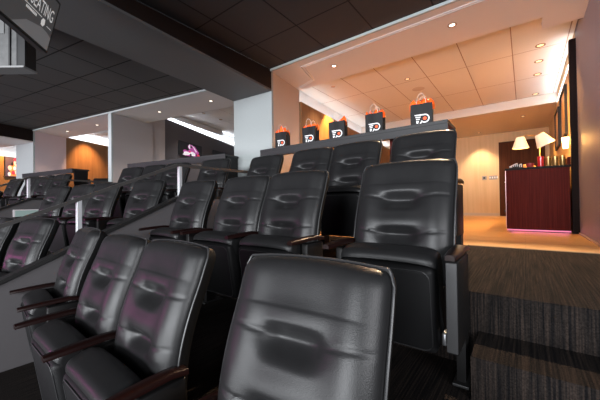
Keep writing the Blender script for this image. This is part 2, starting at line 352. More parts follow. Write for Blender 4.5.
# far suite: column, purple grey side, wood wall
loc_prism('wall_far_column_front', M_COLUMN, [(-4.385, -0.02), (-3.42, -0.02), (-3.42, 0.02), (-4.385, 0.02)], Z1, ZS + 0.3)
loc_prism('wall_far_column_side', M_PURPWALL, [(-4.40, 0.021), (-3.42, 0.021), (-3.645, 0.87), (-4.40, 0.87)], Z3, 2.6)
loc_prism('wall_far_panel', M_WOODWALL, [(-3.78, 0.871), (-3.65, 0.871), (-4.30, 4.2), (-4.43, 4.2)], Z3, 2.09)
loc_prism('wall_far_left', M_WHITE, [(-3.92, 0.80), (-3.88, 0.80), (-4.6, 4.2), (-4.7, 4.2)], Z3, 2.75)
loc_prism('wall_far_back', M_WOODWALL, [(-4.7, 4.2), (-1.0, 4.2), (-1.0, 4.3), (-4.7, 4.3)], Z3, 2.75)
loc_prism('ceiling_far_soffit', M_SOFFIT, [(-3.42, 0.0), (-0.1, 0.0), (-0.1, 0.87), (-3.645, 0.87)], ZS, 2.75)
loc_prism('ceiling_far_suite', M_WHITE, [(-3.75, 0.87), (-0.24, 0.87), (-0.45, 4.2), (-4.5, 4.2)], 2.45, 2.6)
# dark ceiling over the neighbours' seats, and the far beam
loc_prism('ceiling_dark_next', M_DARKCEIL2, [(-8.5, -5.5), (3.15, -5.5), (3.15, -0.03), (-8.5, -0.03)], ZD, ZD + 0.1)
loc_prism('trim_8', M_BEAMSIDE, [(-4.35, -5.4), (-2.62, -5.4), (-3.42, -0.021), (-4.40, -0.021)], bz + 0.02, ZD)
loc_prism('trim_9', M_SOFFIT, [(-4.35, -5.4), (-2.62, -5.4), (-3.42, -0.021), (-4.40, -0.021)], bz, bz + 0.02)
# third suite, seen through the gap left of the far column
T3 = math.radians(22); N3 = Vector((-math.sin(T3), math.cos(T3), 0)); E3 = Vector((math.cos(T3), math.sin(T3), 0)); P3 = Vector((-14.68, 2.03, 0))
F3 = Matrix.Translation(P3) @ Matrix.Rotation(T3, 4, 'Z')       # local y runs along the side wall, x points out of it
def wbox(name, mat, F, *a):
    mb = MB(); mb.box(*a); return struct(mb.build(name, mat, M=F))
wbox('wall_third_panel', M_WOODWALL, F3, -0.12, 0.0, -1.2, 3.5, Z3, 1.80)
wbox('wall_third_side', M_WHITE, F3, -0.40, -0.30, -1.2, 3.5, Z3, 2.6)
wbox('wall_third_back', M_WOODWALL, F3, -0.4, 5.5, 3.5, 3.6, Z3, 2.6)
wbox('ceiling_third_suite', M_WHITE, F3, -0.3, 5.5, 0.0, 3.5, 2.3, 2.4)
loc_prism('ceiling_third_soffit', M_SOFFIT, [(-9.5, -0.9), (-4.40, -0.03), (-4.45, 0.8), (-9.6, 0.2)], 2.03, 2.4)
loc_prism('floor_third_suite', M_CARPET, [(-9.6, -2.8), (-4.42, -1.8), (-4.42, 3.5), (-9.6, 3.5)], Z3 - 0.1, Z3 + DZ)
# ---- sloping divider walls with cap (the rails are things, further down)
def divider(F, prof, capn, walln, th=0.07):
    """prof: (y, z of cap) polyline; local x from -th to 0"""
    mb = MB(); ys = [p[0] for p in prof]
    for (y0, z0), (y1, z1) in zip(prof, prof[1:]):
        mb.hexa([(-th, y0, -1.42), (0, y0, -1.42), (0, y1, -1.42), (-th, y1, -1.42)], [(-th, y0, z0 - 0.03), (0, y0, z0 - 0.03), (0, y1, z1 - 0.03), (-th, y1, z1 - 0.03)])
    struct(mb.build(walln, M_PANEL, M=F))
    mb = MB()
    for (y0, z0), (y1, z1) in zip(prof, prof[1:]):
        mb.hexa([(-th - 0.02, y0, z0 - 0.03), (0.02, y0, z0 - 0.03), (0.02, y1, z1 - 0.03), (-th - 0.02, y1, z1 - 0.03)], [(-th - 0.02, y0, z0), (0.02, y0, z0), (0.02, y1, z1), (-th - 0.02, y1, z1)])
    struct(mb.build(capn, M_CAP, M=F))
FD = Matrix.Translation((-3.08, 0, 0))
divider(FD, [(-1.2, -1.27), (0.403, -0.535), (1.83, 0.10), (3.36, 0.10)], 'trim_10', 'wall_left_divider')
FD2 = F1 @ Matrix.Translation((0.12, 0, 0))
divider(FD2, [(-4.8, -1.35), (-1.87, -0.01), (-1.49, 0.155), (-0.03, 0.155)], 'trim_11', 'wall_next_divider')

# ---- light coves: LED strips lying behind the panels
def strip(name, a, b, wdt, mat, power, col, nseg=1, up=(0, 0, 1)):
    a = Vector(a); b = Vector(b); d = (b - a).normalized(); s_ = Vector((-d.y, d.x, 0)) * wdt / 2
    mb = MB(); mb.prism([((a - s_).x, (a - s_).y), ((b - s_).x, (b - s_).y), ((b + s_).x, (b + s_).y), ((a + s_).x, (a + s_).y)], a.z, a.z + 0.012)
    o = struct(mb.build(name, mat))
    l = bpy.data.lights.new(name + '_light', 'AREA'); l.shape = 'RECTANGLE'; l.size = (b - a).length; l.size_y = wdt; l.energy = power; l.color = col
    lo = bpy.data.objects.new(name + '_light', l); COL.objects.link(lo)
    z = -Vector(up); x = (b - a).normalized(); y = z.cross(x).normalized(); x = y.cross(z)
    c = (a + b) / 2 + Vector(up) * 0.03
    lo.matrix_world = Matrix(((x.x, y.x, z.x, c.x), (x.y, y.y, z.y, c.y), (x.z, y.z, z.z, c.z), (0, 0, 0, 1)))
    return o
strip('trim_12', (-3.30, 4.36, 1.852), (-3.83, 10.4, 1.852), 0.09, M_LED, 5, COOL)
strip('trim_13', (0.556, 5.36, 2.00), (0.556, 7.95, 2.00), 0.016, M_LED, 8, COOL, up=(-0.75, 0, 0.66))
p0, p1 = L1(-0.30, 1.6, 2.37), L1(-0.93, 5.9, 2.37); strip('trim_14', p0, p1, 0.09, M_LED, 22, COOL)
p0, p1 = L1(-3.80, 0.95, 2.092), L1(-4.46, 4.1, 2.092); strip('trim_15', p0, p1, 0.09, M_LED, 16, COOL)
p0, p1 = F3 @ Vector((-0.2, -1.0, 1.802)), F3 @ Vector((-0.2, 3.4, 1.802)); strip('trim_16', p0, p1, 0.09, M_LED, 10, COOL)

# ================================================================ SEATS
def back_curve(t):
    z = 0.40 + 0.625 * t
    y = -0.175 + 0.155 * t ** 1.7 - 0.018 * math.sin(math.pi * min(1, t * 1.3))
    return y, z
TK = (0.66, 0.385)
def back_half(t):
    h = 0.254 - 0.002 * t
    if t > 0.90: h -= 0.018 * ((t - 0.90) / 0.10) ** 3
    return h
def back_pt(sx, t, off):
    """sx -1..1 across; the top edge bows up in the middle"""
    h = back_half(t); tt = t - 0.020 * (abs(sx) ** 2.2) * t ** 4
    y, z = back_curve(tt); y2, z2 = back_curve(tt + 0.01)
    ny, nz = -(z2 - z), (y2 - y); l = math.hypot(ny, nz)
    return Vector((sx * h, y + ny / l * off, z + nz / l * off))
def back_relief(x, sx, t):
    e = 1 - abs(sx) ** 7; te = 1 - max(0.0, (t - 0.86) / 0.14) ** 4; be = 1 - max(0.0, (0.10 - t) / 0.10) ** 3
    d = 0.052 * math.sqrt(max(0, e)) * math.sqrt(max(0, te)) * math.sqrt(max(0.05, be))
    k = max(0.0, e) * max(0, te)
    d += k * (0.010 * math.exp(-((abs(x) - 0.175) / 0.05) ** 2))
    ax = abs(x)
    slot = 1 / (1 + math.exp((ax - 0.082) / 0.011))
    for tk in TK:
        u = t - tk
        # pulled pocket: the upper puff tucks in under itself, then eases out again below
        if u > 0.050: f = 0.0
        elif u > -0.014: q = (0.050 - u) / 0.064; f = q * q * (3 - 2 * q)
        elif u > -0.125: q = (u + 0.125) / 0.111; f = q * q * (3 - 2 * q)
        else: f = 0.0
        d -= 0.046 * slot * f
        d += 0.006 * math.exp(-(x / 0.12) ** 2) * math.exp(-((u - 0.085) / 0.05) ** 2)
        us = u + 0.012 - 0.16 * max(0.0, ax - 0.075)
        d -= 0.0045 * (1 - slot) * math.exp(-(us / 0.0075) ** 2) * k
        d -= 0.006 * (1 - slot) * math.exp(-((ax - 0.08) / 0.05) ** 2) * math.exp(-(us / 0.05) ** 2)
    return d
def make_back(parent):
    NX, NT = 44, 96
    mb = MB()
    sxs = [math.sin(math.pi / 2 * (-1 + 2 * i / NX)) for i in range(NX + 1)]
    ts = [(j / NT) for j in range(NT + 1)]; ts = ts[:-1] + [0.994, 1.0]
    rows = [[back_pt(sx, t, 0.002 + back_relief(sx * back_half(t), sx, t)) for sx in sxs] for t in ts]
    mb.grid(rows)
    b = mb.build('backrest', M_LEATHER, parent, True)
    # shell behind: rim a little proud of the leather
    mb = MB(); o1 = []; o2 = []; o3 = []
    tl_ = [i / 15 for i in range(15)] + [0.955, 0.975, 0.988, 0.996, 1.0]; NT_ = len(tl_)
    ms_ = [-0.93, -0.8, -0.6, -0.4, -0.2, 0.0, 0.2, 0.4, 0.6, 0.8, 0.93]
    outl = [(-1.0, t) for t in tl_] + [(s, 1.0) for s in ms_] + [(1.0, t) for t in tl_[::-1]]
    def ring(off, gx, gz): return [mb.bm.verts.new(back_pt(s, t, off) + Vector((s * gx, 0, gz * (1 if t > 0.98 else 0)))) for s, t in outl]
    r1 = ring(0.004, 0.004, 0.004); r2 = ring(-0.020, 0.005, 0.005); r3 = ring(-0.045, -0.012, -0.012)
    n = len(outl)
    for A, B in ((r1, r2), (r2, r3)):
        for i in range(n): mb.bm.faces.new((A[i], A[(i + 1) % n], B[(i + 1) % n], B[i]))
    # back of the shell as strips across
    half = 21
    for A, flip in ((r3, False), (r1, True)):
        for i in range(NT_ - 1):
            mb.bm.faces.new((A[i], A[i + 1], A[n - 2 - i], A[n - 1 - i]))
        mb.bm.faces.new(A[NT_ - 1:NT_ + len(ms_) + 1])
    mb.build('back_shell', M_SHELL, parent, True)
    mb = MB(); mb.tube([back_pt(s, t, 0.008) + Vector((s * 0.005, 0, 0.004 if t > 0.98 else 0)) for s, t in outl], 0.0042, 6)
    mb.build('piping', M_PIPING, b, True)
    return b
def make_seat(parent):
    # folded up: the underside faces the front, the front edge of the cushion points up
    M = Matrix.Translation((0, -0.270, 0.185)) @ Matrix.Rotation(math.radians(9), 4, 'X')
    mb = MB(); NX, W = 26, 0.226
    prof = [(0.055, -0.02), (0.062, 0.06), (0.062, 0.15), (0.060, 0.24), (0.057, 0.32)]
    for i in range(1, 10):                        # round over the top, a little fuller to the rear
        a = math.pi / 2 * i / 9; prof.append((0.005 + 0.052 * math.cos(a), 0.360 + 0.052 * math.sin(a)))
    prof += [(-0.02, 0.411), (-0.050, 0.406)]
    for i in range(1, 7):
        a = math.pi / 2 * i / 6; prof.append((-0.050 - 0.040 * math.sin(a), 0.366 + 0.040 * math.cos(a)))
    rows = []
    for y, z in prof:
        r = []
        for i in range(NX + 1):
            s = math.sin(math.pi / 2 * (-1 + 2 * i / NX)); ed = math.sqrt(max(0, 1 - abs(s) ** 8))
            r.append((s * W, y * (0.70 + 0.30 * ed), z - (1 - ed) * 0.022 + 0.008 * ed * (1 - s * s)))
        rows.append(r)
    V = mb.grid(rows)
    mb.bm.faces.new([r[0] for r in V]); mb.bm.faces.new([r[-1] for r in V][::-1])
    mb.build('seat_cushion', M_LEATHER, parent, True, M=M)
    mb = MB(); mb.box(-0.220, 0.220, -0.098, -0.004, -0.03, 0.355, bev=0.026, seg=4)
    pan = mb.build('seat_pan', M_PAN, parent, True, M=M)
    mb = MB(); pts = []
    w_, z0_, z1_, r_ = 0.203, -0.015, 0.342, 0.04
    for cx, cz, a0 in ((w_ - r_, z1_ - r_, 0), (-w_ + r_, z1_ - r_, 90), (-w_ + r_, z0_ + r_, 180), (w_ - r_, z0_ + r_, 270)):
        for q in range(6):
            a = math.radians(a0 + q * 18); pts.append((cx + r_ * math.cos(a), -0.0978, cz + r_ * math.sin(a)))
    mb.tube(pts, 0.0025, 6, closed=True); mb.build('pan_seam', M_PIPING, pan, True, M=M)
    for sx in (-1, 1):
        mb = MB(); mb.box(sx * 0.235 - 0.010, sx * 0.235 + 0.010, -0.31, -0.25, 0.17, 0.225, bev=0.006)
        mb.build('hinge_bracket', M_STEEL, parent, True)
def make_arm(parent, x, aisle=False):
    yf = -0.440 if aisle else -0.335
    mb = MB(); mb.box(x - 0.022, x + 0.022, yf, -0.165, 0.20, 0.565, bev=0.008); mb.box(x - 0.018, x + 0.018, -0.26, -0.175, 0.010, 0.215); st = mb.build('arm_standard', M_STD, parent, True)
    if aisle:
        mb = MB(); mb.box(x - 0.020, x + 0.020, yf - 0.0065, yf + 0.001, 0.21, 0.56, bev=0.002); mb.build('front_strip', M_STRIP, st)
    mb = MB(); mb.box(x - 0.032, x + 0.032, -0.29, -0.11, 0.0, 0.012, bev=0.003); mb.build('floor_plate', M_STRIP, st)
    mb = MB(); n = 14; rows = []
    for i in range(n + 1):
        q = i / n; y = -0.47 + 0.31 * q
        hw = 0.028 * (0.62 + 0.38 * min(1, (q / 0.35)) ** 0.6); z = 0.572 + 0.012 * math.sin(math.pi * min(1, q * 1.2) * 0.5) - 0.010 * max(0, q - 0.8) * 5
        th = 0.022
        rows.append([(x - hw, y, z), (x - hw, y, z + th - 0.007), (x - hw + 0.008, y, z + th), (x + hw - 0.008, y, z + th), (x + hw, y, z + th - 0.007), (x + hw, y, z), (x - hw, y, z)])
    V = mb.grid(rows); mb.bm.faces.new(V[0][:6]); mb.bm.faces.new(V[-1][:6][::-1])
    bmesh.ops.remove_doubles(mb.bm, verts=mb.bm.verts, dist=0.0001)
    mb.build('armrest', M_ARM, parent, True)
def make_chair(arms):
    t = thing('theater_seat', 'x', 'seat')
    make_back(t); make_seat(t)
    for x in arms: make_arm(t, x, x > 0.285)
    return t
PROTO = {'both': make_chair((-0.268, 0.272)), 'pair_right': make_chair((-0.2625, 0.270)), 'pair_left': make_chair((-0.270,)), 'aisle': make_chair((-0.268, 0.292))}
USED = set()
def seat(kind, loc, rz, label, group):
    src = PROTO[kind]
    if kind in USED: o = copy_tree(src)
    else: o = src; USED.add(kind)
    o.location = loc; o.rotation_euler = (0, 0, rz); tag(o, label, 'seat', group); return o
G0 = 'black leather seats of our box'
for _p in PROTO.values(): _p['label'] = 'black leather tip-up seat'
XA, XB, XC, XD = -0.55, -1.295, -1.82, -2.50
SHIFT = {'front row': [(0.035, 0, 5), (0.0, 0, -1), (-0.005, 0, -1), (-0.16, 0.09, -5)], 'middle row': [(0, 0, 0)] * 4, 'back row': [(0, 0, 0)] * 4}
rows = [(0.79, Z1 + 0.0, 'front row', [('both', XA - 0.02, 'big black leather seat seen head-on at the bottom centre, largest of all'),
                                 ('pair_right', XB, 'front-row black seat with mahogany armrests, largest of the three reclining seats at lower left'),
                                 ('pair_left', XC, 'front-row black seat, middle of the three at lower left with magenta sheen'),
                                 ('both', XD, 'front-row black seat next to the grey sloping divider wall, smallest of the three')]),
        (1.72, Z2, 'middle row', [('aisle', XA + 0.025, 'black folded seat beside the carpeted steps, its grey-edged end panel showing'),
                                  ('pair_right', XB, 'middle-row black seat, the right one of the joined pair behind the front seats'),
                                  ('pair_left', XC, 'middle-row black seat, the left one of the joined pair in the centre'),
                                  ('both', XD, 'middle-row black seat just right of the rail post on the sloping divider')]),
        (2.67, Z3, 'back row', [('aisle', XA - 0.13, 'back-row black seat under the counter end with the tallest gift bag above'),
                                ('pair_right', XB, 'back-row black seat below the gift bags, third from the pale column'),
                                ('pair_left', XC, 'back-row black seat below the gift bags, second from the pale column'),
                                ('both', XD, 'back-row black seat next to the pale column at the level handrail')])]
for y, z, rn, lst in rows:
    for (k, x, lab), (dx, dy, rz) in zip(lst, SHIFT[rn]): seat(k, (x + dx, y + dy, z), math.radians(rz), lab, G0)
G1 = 'black leather seats of the next box'
nxt = [(-0.73, Z3, [('both', 3.65, 'seat under the grey counter right of the rail post, below the hockey television'),
                    ('pair_right', 2.88, 'seat directly behind the rail post, under the next counter'),
                    ('pair_left', 2.37, 'seat under the next counter, second from its far end'),
                    ('both', 1.81, 'seat at the far end of the next counter beside the grey partition')]),
       (-1.68, Z2, [('both', 3.48, 'single dark seat just behind the sloping handrail, left of the rail post'),
                    ('pair_right', 2.69, 'right seat of the pair crossed by the sloping handrail'),
                    ('pair_left', 2.18, 'left seat of the pair crossed by the sloping handrail'),
                    ('both', 1.54, 'seat beyond the handrail, left of the crossed pair, beside the small sign')]),
       (-2.65, Z1, [('both', 3.28, 'front seat beyond the divider, second from the picture edge, magenta sheen'),
                    ('pair_right', 2.55, 'front seat beyond the divider, cut by the left picture edge')])]
for y, z, lst in nxt:
    for k, x, lab in lst: seat(k, L1(x, y, z + DZ), TH, 'black leather ' + lab, G1)
G2 = 'black leather seats of the far box'
for k, x, lab in [('both', -2.33, 'leftmost of four small seats under the far counter'), ('pair_right', -0.93, 'third of four small seats under the far counter'),
                  ('pair_left', -1.48, 'second of four small seats under the far counter'), ('both', -0.36, 'rightmost of four small seats under the far counter')]:
    seat(k, L1(x, -0.73, Z3 + DZ), TH, 'black leather ' + lab, G2)
seat('both', L1(-0.62, -1.68, Z2 + DZ), TH, 'black leather seat at the left picture edge behind the far rail post', G2)

# ================================================================ HANDRAILS
def rail(name, F, prof, posts, label, x=-0.05):
    t = thing(name, label, 'handrail')
    t.matrix_world = F
    mb = MB(); hw, hh = 0.022, 0.016
    for (y0, z0), (y1, z1) in zip(prof, prof[1:]):
        mb.hexa([(x - hw, y0, z0 - hh), (x + hw, y0, z0 - hh), (x + hw, y1, z1 - hh), (x - hw, y1, z1 - hh)],
                [(x - hw, y0, z0 + hh), (x + hw, y0, z0 + hh), (x + hw, y1, z1 + hh), (x - hw, y1, z1 + hh)])
    mb.build('top_rail', M_RAIL, t)
    for y, z0, z1 in posts:
        mb = MB(); mb.box(x - 0.020, x + 0.020, y - 0.020, y + 0.020, z0, z1, bev=0.005); p = mb.build('post', M_POST, t)
        mb = MB(); mb.box(x - 0.034, x + 0.034, y - 0.034, y + 0.034, z0 - 0.002, z0 + 0.006, bev=0.002); mb.build('base_plate', M_STEEL, p)
    return t
rail('handrail', FD, [(-1.15, -0.82), (0.40, -0.148), (1.83, 0.452), (3.33, 0.456)], [(-0.55, -0.975, -0.57), (0.90, -0.313, 0.055), (1.86, 0.10, 0.45)],
     'dark handrail on square steel posts along the sloping divider beside our seats')
rail('handrail', FD2, [(-4.7, -0.93), (-1.50, 0.512), (-0.05, 0.505)], [(-3.0, -0.53, -0.165), (-1.50, 0.155, 0.51), (-0.12, 0.155, 0.50)],
     'farther dark handrail with one pale post, running level to the partition end')

# ================================================================ COUNTERS
def counter(F, x0, x1, yf, top, floor, label, brackets, fh=0.105, depth=0.42, em=None):
    t = thing('drink_rail_counter', label, 'counter'); t.matrix_world = F
    mb = MB(); mb.box(x0, x1, yf, yf + depth, top - 0.035, top, bev=0.004); mb.build('counter_top', M_COUNTER, t)
    mb = MB(); mb.box(x0, x1, yf + 0.004, yf + 0.03, top - fh, top - 0.035); mb.build('fascia', M_COUNTER, t)
    for x in (x0 + 0.025, x1 - 0.025):
        mb = MB(); mb.box(x - 0.02, x + 0.02, yf + 0.06, yf + depth - 0.03, floor, top - 0.035); mb.build('end_panel', em or M_CAB, t)
    for x in brackets:
        mb = MB(); mb.box(x - 0.02, x + 0.02, yf + 0.10, yf + 0.16, floor, top - 0.035); mb.build('support_post', M_CAB, t)
    return t
counter(Matrix.Identity(4), -2.93, -0.545, 2.95, 0.752, Z3, 'long dark grey drink counter behind the back row, carrying the gift bags', (-1.10,), depth=0.40)
counter(F1, 1.11, 3.50, -0.40, 0.805, Z3 + DZ, 'grey drink counter of the next box, below the hockey televisions', (2.10,), fh=0.12, depth=0.36, em=M_SHELL)
counter(F1, -3.05, -0.79, -0.40, 0.84, Z3 + DZ, 'small far drink counter in front of the purple-grey wall', (-2.0,), fh=0.10, depth=0.36, em=M_SHELL)

# ================================================================ GIFT BAGS
def fan(mb, seed, W, D, H, kind):
    rnd = random.Random(seed)
    n = 9 if kind != 'ear' else 6
    for k in range(n):
        a = -1 + 2 * (k + 0.5) / n; bx = a * W * 0.42; by = rnd.uniform(-0.3, 0.3) * D
        if kind == 'peak': h = H * (1.15 - 0.75 * abs(a)) * rnd.uniform(0.85, 1.1)
        elif kind == 'low': h = H * rnd.uniform(0.45, 0.65)
        elif kind == 'ear': h = H * (0.35 + 0.75 * max(0, a))
        else: h = H * rnd.uniform(0.65, 1.0)
        tip = Vector((bx * 1.15 + rnd.uniform(-.01, .01), by + rnd.uniform(-.02, .02), h))
        wv = W * 0.34; ph = rnd.uniform(0, 3)
        rows = []
        for j in range(7):
            q = j / 6; ww = wv * (1 - 0.75 * q ** 4)
            c = Vector((bx, by, -0.05)).lerp(tip, q)
            rows.append([(c.x + ww * (i / 4 - 0.5) * 2 * 0.6, c.y + 0.014 * math.sin(i * 2.1 + ph + q * 2.5), c.z - 0.012 * abs(i - 2) * q) for i in range(5)])
        V = mb.grid(rows)
def logo(t, W, H):
    """winged letter with a dot, flat on the bag front"""
    y = -0.0022
    mb = MB()
    def arc(cx, cz, r0, r1, a0, a1, n=16):
        P = [(cx + r * math.cos(math.radians(a0 + (a1 - a0) * i / n)), cz + r * math.sin(math.radians(a0 + (a1 - a0) * i / n))) for r in (r0, r1) for i in range(n + 1)]
        for i in range(n): mb.poly([(P[i][0], y, P[i][1]), (P[i + 1][0], y, P[i + 1][1]), (P[n + 2 + i][0], y, P[n + 2 + i][1]), (P[n + 1 + i][0], y, P[n + 1 + i][1])])
    def quad(*p): mb.poly([(a, y, b) for a, b in p])
    s = W * 0.36; cz = H * 0.36; cx = W * 0.16
    arc(cx, cz, s * 0.44, s * 0.60, -150, 92)                                   # bowl of the letter
    quad((cx - s * 1.35, cz + s * .60), (cx, cz + s * .60), (cx, cz + s * .44), (cx - s * 1.20, cz + s * .44))   # wing bars
    quad((cx - s * 1.22, cz + s * .30), (cx - s * .50, cz + s * .30), (cx - s * .56, cz + s * .16), (cx - s * 1.14, cz + s * .16))
    quad((cx - s * 1.15, cz + s * .02), (cx - s * .62, cz + s * .02), (cx - s * .68, cz - s * .12), (cx - s * 1.08, cz - s * .12))
    quad((cx - s * 1.09, cz - s * .26), (cx - s * .74, cz - s * .26), (cx - s * .86, cz - s * .62), (cx - s * 1.06, cz - s * .62))
    quad((cx - s * .40, cz - s * .22), (cx - s * .26, cz - s * .34), (cx - s * .48, cz - s * .66), (cx - s * .66, cz - s * .66))
    mb.build('emblem', M_LOGOW, t)
    mb = MB(); y = -0.0028; n = 18
    mb.poly([(cx + s * .23 * math.cos(2 * math.pi * i / n), y, cz + s * .23 * math.sin(2 * math.pi * i / n)) for i in range(n)])
    mb.build('emblem_dot', M_LOGOO, t)
def bag(x, y, rz, W, H, kind, label, seed):
    t = thing('gift_bag', label, 'gift bag', (x, y, 0.752), rz, 'black gift bags on the counter'); D = 0.10
    mb = MB(); rnd = random.Random(seed)
    xs = [-W / 2 + W * i / 6 for i in range(7)]; rows_f = []; NZ = 8
    loop = []
    for x_ in xs: loop.append((x_, 0.0))
    for q in (0.33, 0.5, 0.67): loop.append((W / 2 - 0.022 * (1 - abs(q - 0.5) * 6) if q == 0.5 else W / 2 - 0.006, D * q))
    for x_ in xs[::-1]: loop.append((x_, D))
    for q in (0.67, 0.5, 0.33): loop.append((-W / 2 + 0.022 if q == 0.5 else -W / 2 + 0.006, D * q))
    R = []
    for j in range(NZ + 1):
        q = j / NZ; R.append([mb.bm.verts.new((px * (1 + 0.03 * q) * (0.985 + 0.015 * (1 - q)), py + 0.004 * math.sin(px * 40 + seed) * q, H * q + (0.004 * math.sin(px * 50 + seed) if j == NZ else 0))) for px, py in loop])
    n = len(loop)
    for A, B in zip(R, R[1:]):
        for i in range(n): mb.bm.faces.new((A[i], A[(i + 1) % n], B[(i + 1) % n], B[i]))
    mb.bm.faces.new(R[0][::-1])
    mb.build('bag_body', M_BAG, t)
    mb = MB(); fan(mb, seed, W, D, 0.085, kind); mb.build('tissue_paper', M_TISSUE, t, M=Matrix.Translation((0, D / 2, H)))
    for yy, lean in ((0.012, -0.02), (D - 0.012, 0.02)):
        mb = MB(); mb.tube([(0.045 * math.cos(math.radians(a)) * 1.0, yy + lean * math.sin(math.radians(a)), H - 0.01 + 0.11 * math.sin(math.radians(a))) for a in range(0, 181, 12)], 0.0017, 6)
        mb.build('cord_handle', M_CORD, t, True)
    logo(t, W, H); return t
bag(-2.66, 3.08, math.radians(4), 0.185, 0.235, 'peak', 'black gift bag with peaked orange tissue, nearest the pale column', 1)
bag(-2.20, 3.10, math.radians(2), 0.195, 0.235, 'low', 'black gift bag with low orange tissue, second from the pale column', 2)
bag(-1.795, 3.11, math.radians(6), 0.200, 0.235, 'ear', 'black gift bag with one raised orange tissue corner, middle of the five', 3)
bag(-1.32, 3.11, math.radians(3), 0.195, 0.240, 'low', 'black gift bag with broad bunched orange tissue, against the white bulkhead', 4)
bag(-0.815, 3.11, math.radians(8), 0.205, 0.240, 'full', 'black gift bag with tall orange tissue, at the free counter end', 5)

# ================================================================ CABINET AND WHAT STANDS ON IT
cab = thing('bar_cabinet', 'deep red-brown wood bar cabinet on the oak floor against the right wall', 'cabinet', (0.15, 5.3, Z3))
mb = MB(); mb.box(-0.365, 0.335, 0.0, 1.6, 0.035, 0.885, bev=0.004); mb.build('body', M_CAB, cab)
mb = MB(); mb.box(-0.38, 0.347, -0.015, 1.62, 0.885, 0.915, bev=0.004); mb.build('worktop', M_CABTOP, cab)
mb = MB(); mb.box(-0.30, 0.33, 0.03, 1.57, 0.0, 0.035); mb.build('plinth', M_BLACK, cab)
mb = MB(); mb.box(-0.365, 0.335, -0.004, 0.012, 0.012, 0.030); mb.build('plinth_light', M_PINKLED, cab)
mb = MB(); mb.box(-0.373, -0.366, -0.002, 0.05, 0.04, 0.885, bev=0.002); mb.build('edge_strip', plain('pink_lit_edge', (0.70, 0.42, 0.40), 0.3, 0.6), cab)  # pink light along the cabinet edge, put into the strip's colour
mb = MB(); mb.box(-0.392, -0.373, 0.0, 0.06, 0.27, 0.31, bev=0.004); mb.build('latch', M_BLACK, cab)
sbox('trim_17', M_CAB, 0.47, 0.497, 5.33, 6.9, Z3 + 0.9155, Z3 + 1.02)
lp = bpy.data.lights.new('plinth_glow', 'AREA'); lp.shape = 'RECTANGLE'; lp.size = 0.62; lp.size_y = 0.02; lp.energy = 0.3; lp.color = (1.0, 0.2, 0.4)
lo = bpy.data.objects.new('plinth_glow', lp); COL.objects.link(lo); lo.location = (0.15, 5.285, Z3 + 0.03); lo.rotation_euler = look_rot((0, 0, 0), (0, -1, -0.5))
ZT = Z3 + 0.915

# shade material: cloth lit from inside
m, nt, b = new_mat('lamp_shade_cloth'); b.inputs['Base Color'].default_value = (0.80, 0.70, 0.58, 1); b.inputs['Roughness'].default_value = 0.9
b.inputs['Emission Color'].default_value = (1.0, 0.62, 0.30, 1); b.inputs['Emission Strength'].default_value = 0.2; M_SHADE = m
lamp = thing('table_lamp', 'two-shade table lamp at the back of the bar cabinet', 'lamp', (0.20, 6.0, ZT))
M_BRASS = plain('aged_brass', (0.45, 0.28, 0.10), 0.3, 0.9)
mb = MB(); mb.lathe([(0.0, 0), (0.07, 0), (0.07, 0.012), (0.014, 0.03), (0.010, 0.05), (0.010, 0.55), (0.0, 0.55)]); mb.build('stem', M_BRASS, lamp, True)
mb = MB(); mb.tube([(0, 0, 0.52), (-0.06, -0.02, 0.56), (-0.16, -0.05, 0.57), (-0.22, -0.06, 0.54)], 0.007); mb.tube([(0, 0, 0.50), (0.02, -0.06, 0.55), (0.00, -0.11, 0.57)], 0.007); mb.build('arm', M_BRASS, lamp, True)
def shade(c, M, k):
    mb = MB(); mb.lathe([(0.055 * k, 0.075 * k), (0.112 * k, -0.10 * k), (0.109 * k, -0.10 * k), (0.052 * k, 0.075 * k)], (0, 0, 0), 28, M=Matrix.Translation(c) @ M)
    s = mb.build('lamp_shade', M_SHADE, lamp, True)
    mb = MB(); mb.lathe([(0.0, 0.035), (0.02, 0.02), (0.026, -0.01), (0.014, -0.04), (0, -0.045)], (0, 0, 0), 14, M=Matrix.Translation(c) @ M); mb.build('bulb', M_LENS, s, True)
    mw = Matrix.Translation(lamp.location) @ Matrix.Translation(c) @ M
    point('shade_bulb_light', mw @ Vector((0, 0, -0.07)), 4, WARM, 0.03)
shade((-0.24, -0.06, 0.47), Matrix.Identity(4), 1.0)
shade((0.03, -0.12, 0.48), Matrix.Rotation(math.radians(-26), 4, 'Y') @ Matrix.Rotation(math.radians(8), 4, 'X'), 1.08)
mb = MB(); mb.lathe([(0, 0), (0.034, 0), (0.040, 0.15), (0.037, 0.15), (0.032, 0.006), (0, 0.006)]); o = mb.build('red_tumbler', plain('red_glass', (0.55, 0.015, 0.02), 0.15), None, True)
o.location = (0.19, 5.42, ZT); tag(o, 'tall red tumbler on the bar cabinet below the tilted lamp shade', 'tumbler')
M_AMBER = plain('amber_canister', (0.30, 0.17, 0.05), 0.25, 0.5)
for i, (x, y, lab) in enumerate([(0.275, 5.46, 'amber canister next to the red tumbler'), (0.35, 5.46, 'amber canister, middle of the three on the cabinet'), (0.425, 5.45, 'amber canister nearest the dark end post')]):
    t = thing('canister', lab, 'canister', (x, y, ZT), 0, 'amber canisters on the bar cabinet')
    mb = MB(); mb.lathe([(0, 0), (0.032, 0), (0.033, 0.004), (0.033, 0.125), (0, 0.125)], n=20); mb.build('jar', M_AMBER, t, True)
    mb = MB(); mb.lathe([(0, 0.1251), (0.035, 0.1251), (0.035, 0.145), (0.0, 0.148)], n=20); mb.build('lid', M_BRASS, t, True)
mb = MB(); mb.lathe([(0, 0), (0.030, 0), (0.045, 0.03), (0.048, 0.065), (0.044, 0.065), (0.038, 0.02), (0, 0.012)]); o = mb.build('red_bowl', plain('red_enamel', (0.30, 0.03, 0.03), 0.3), None, True)
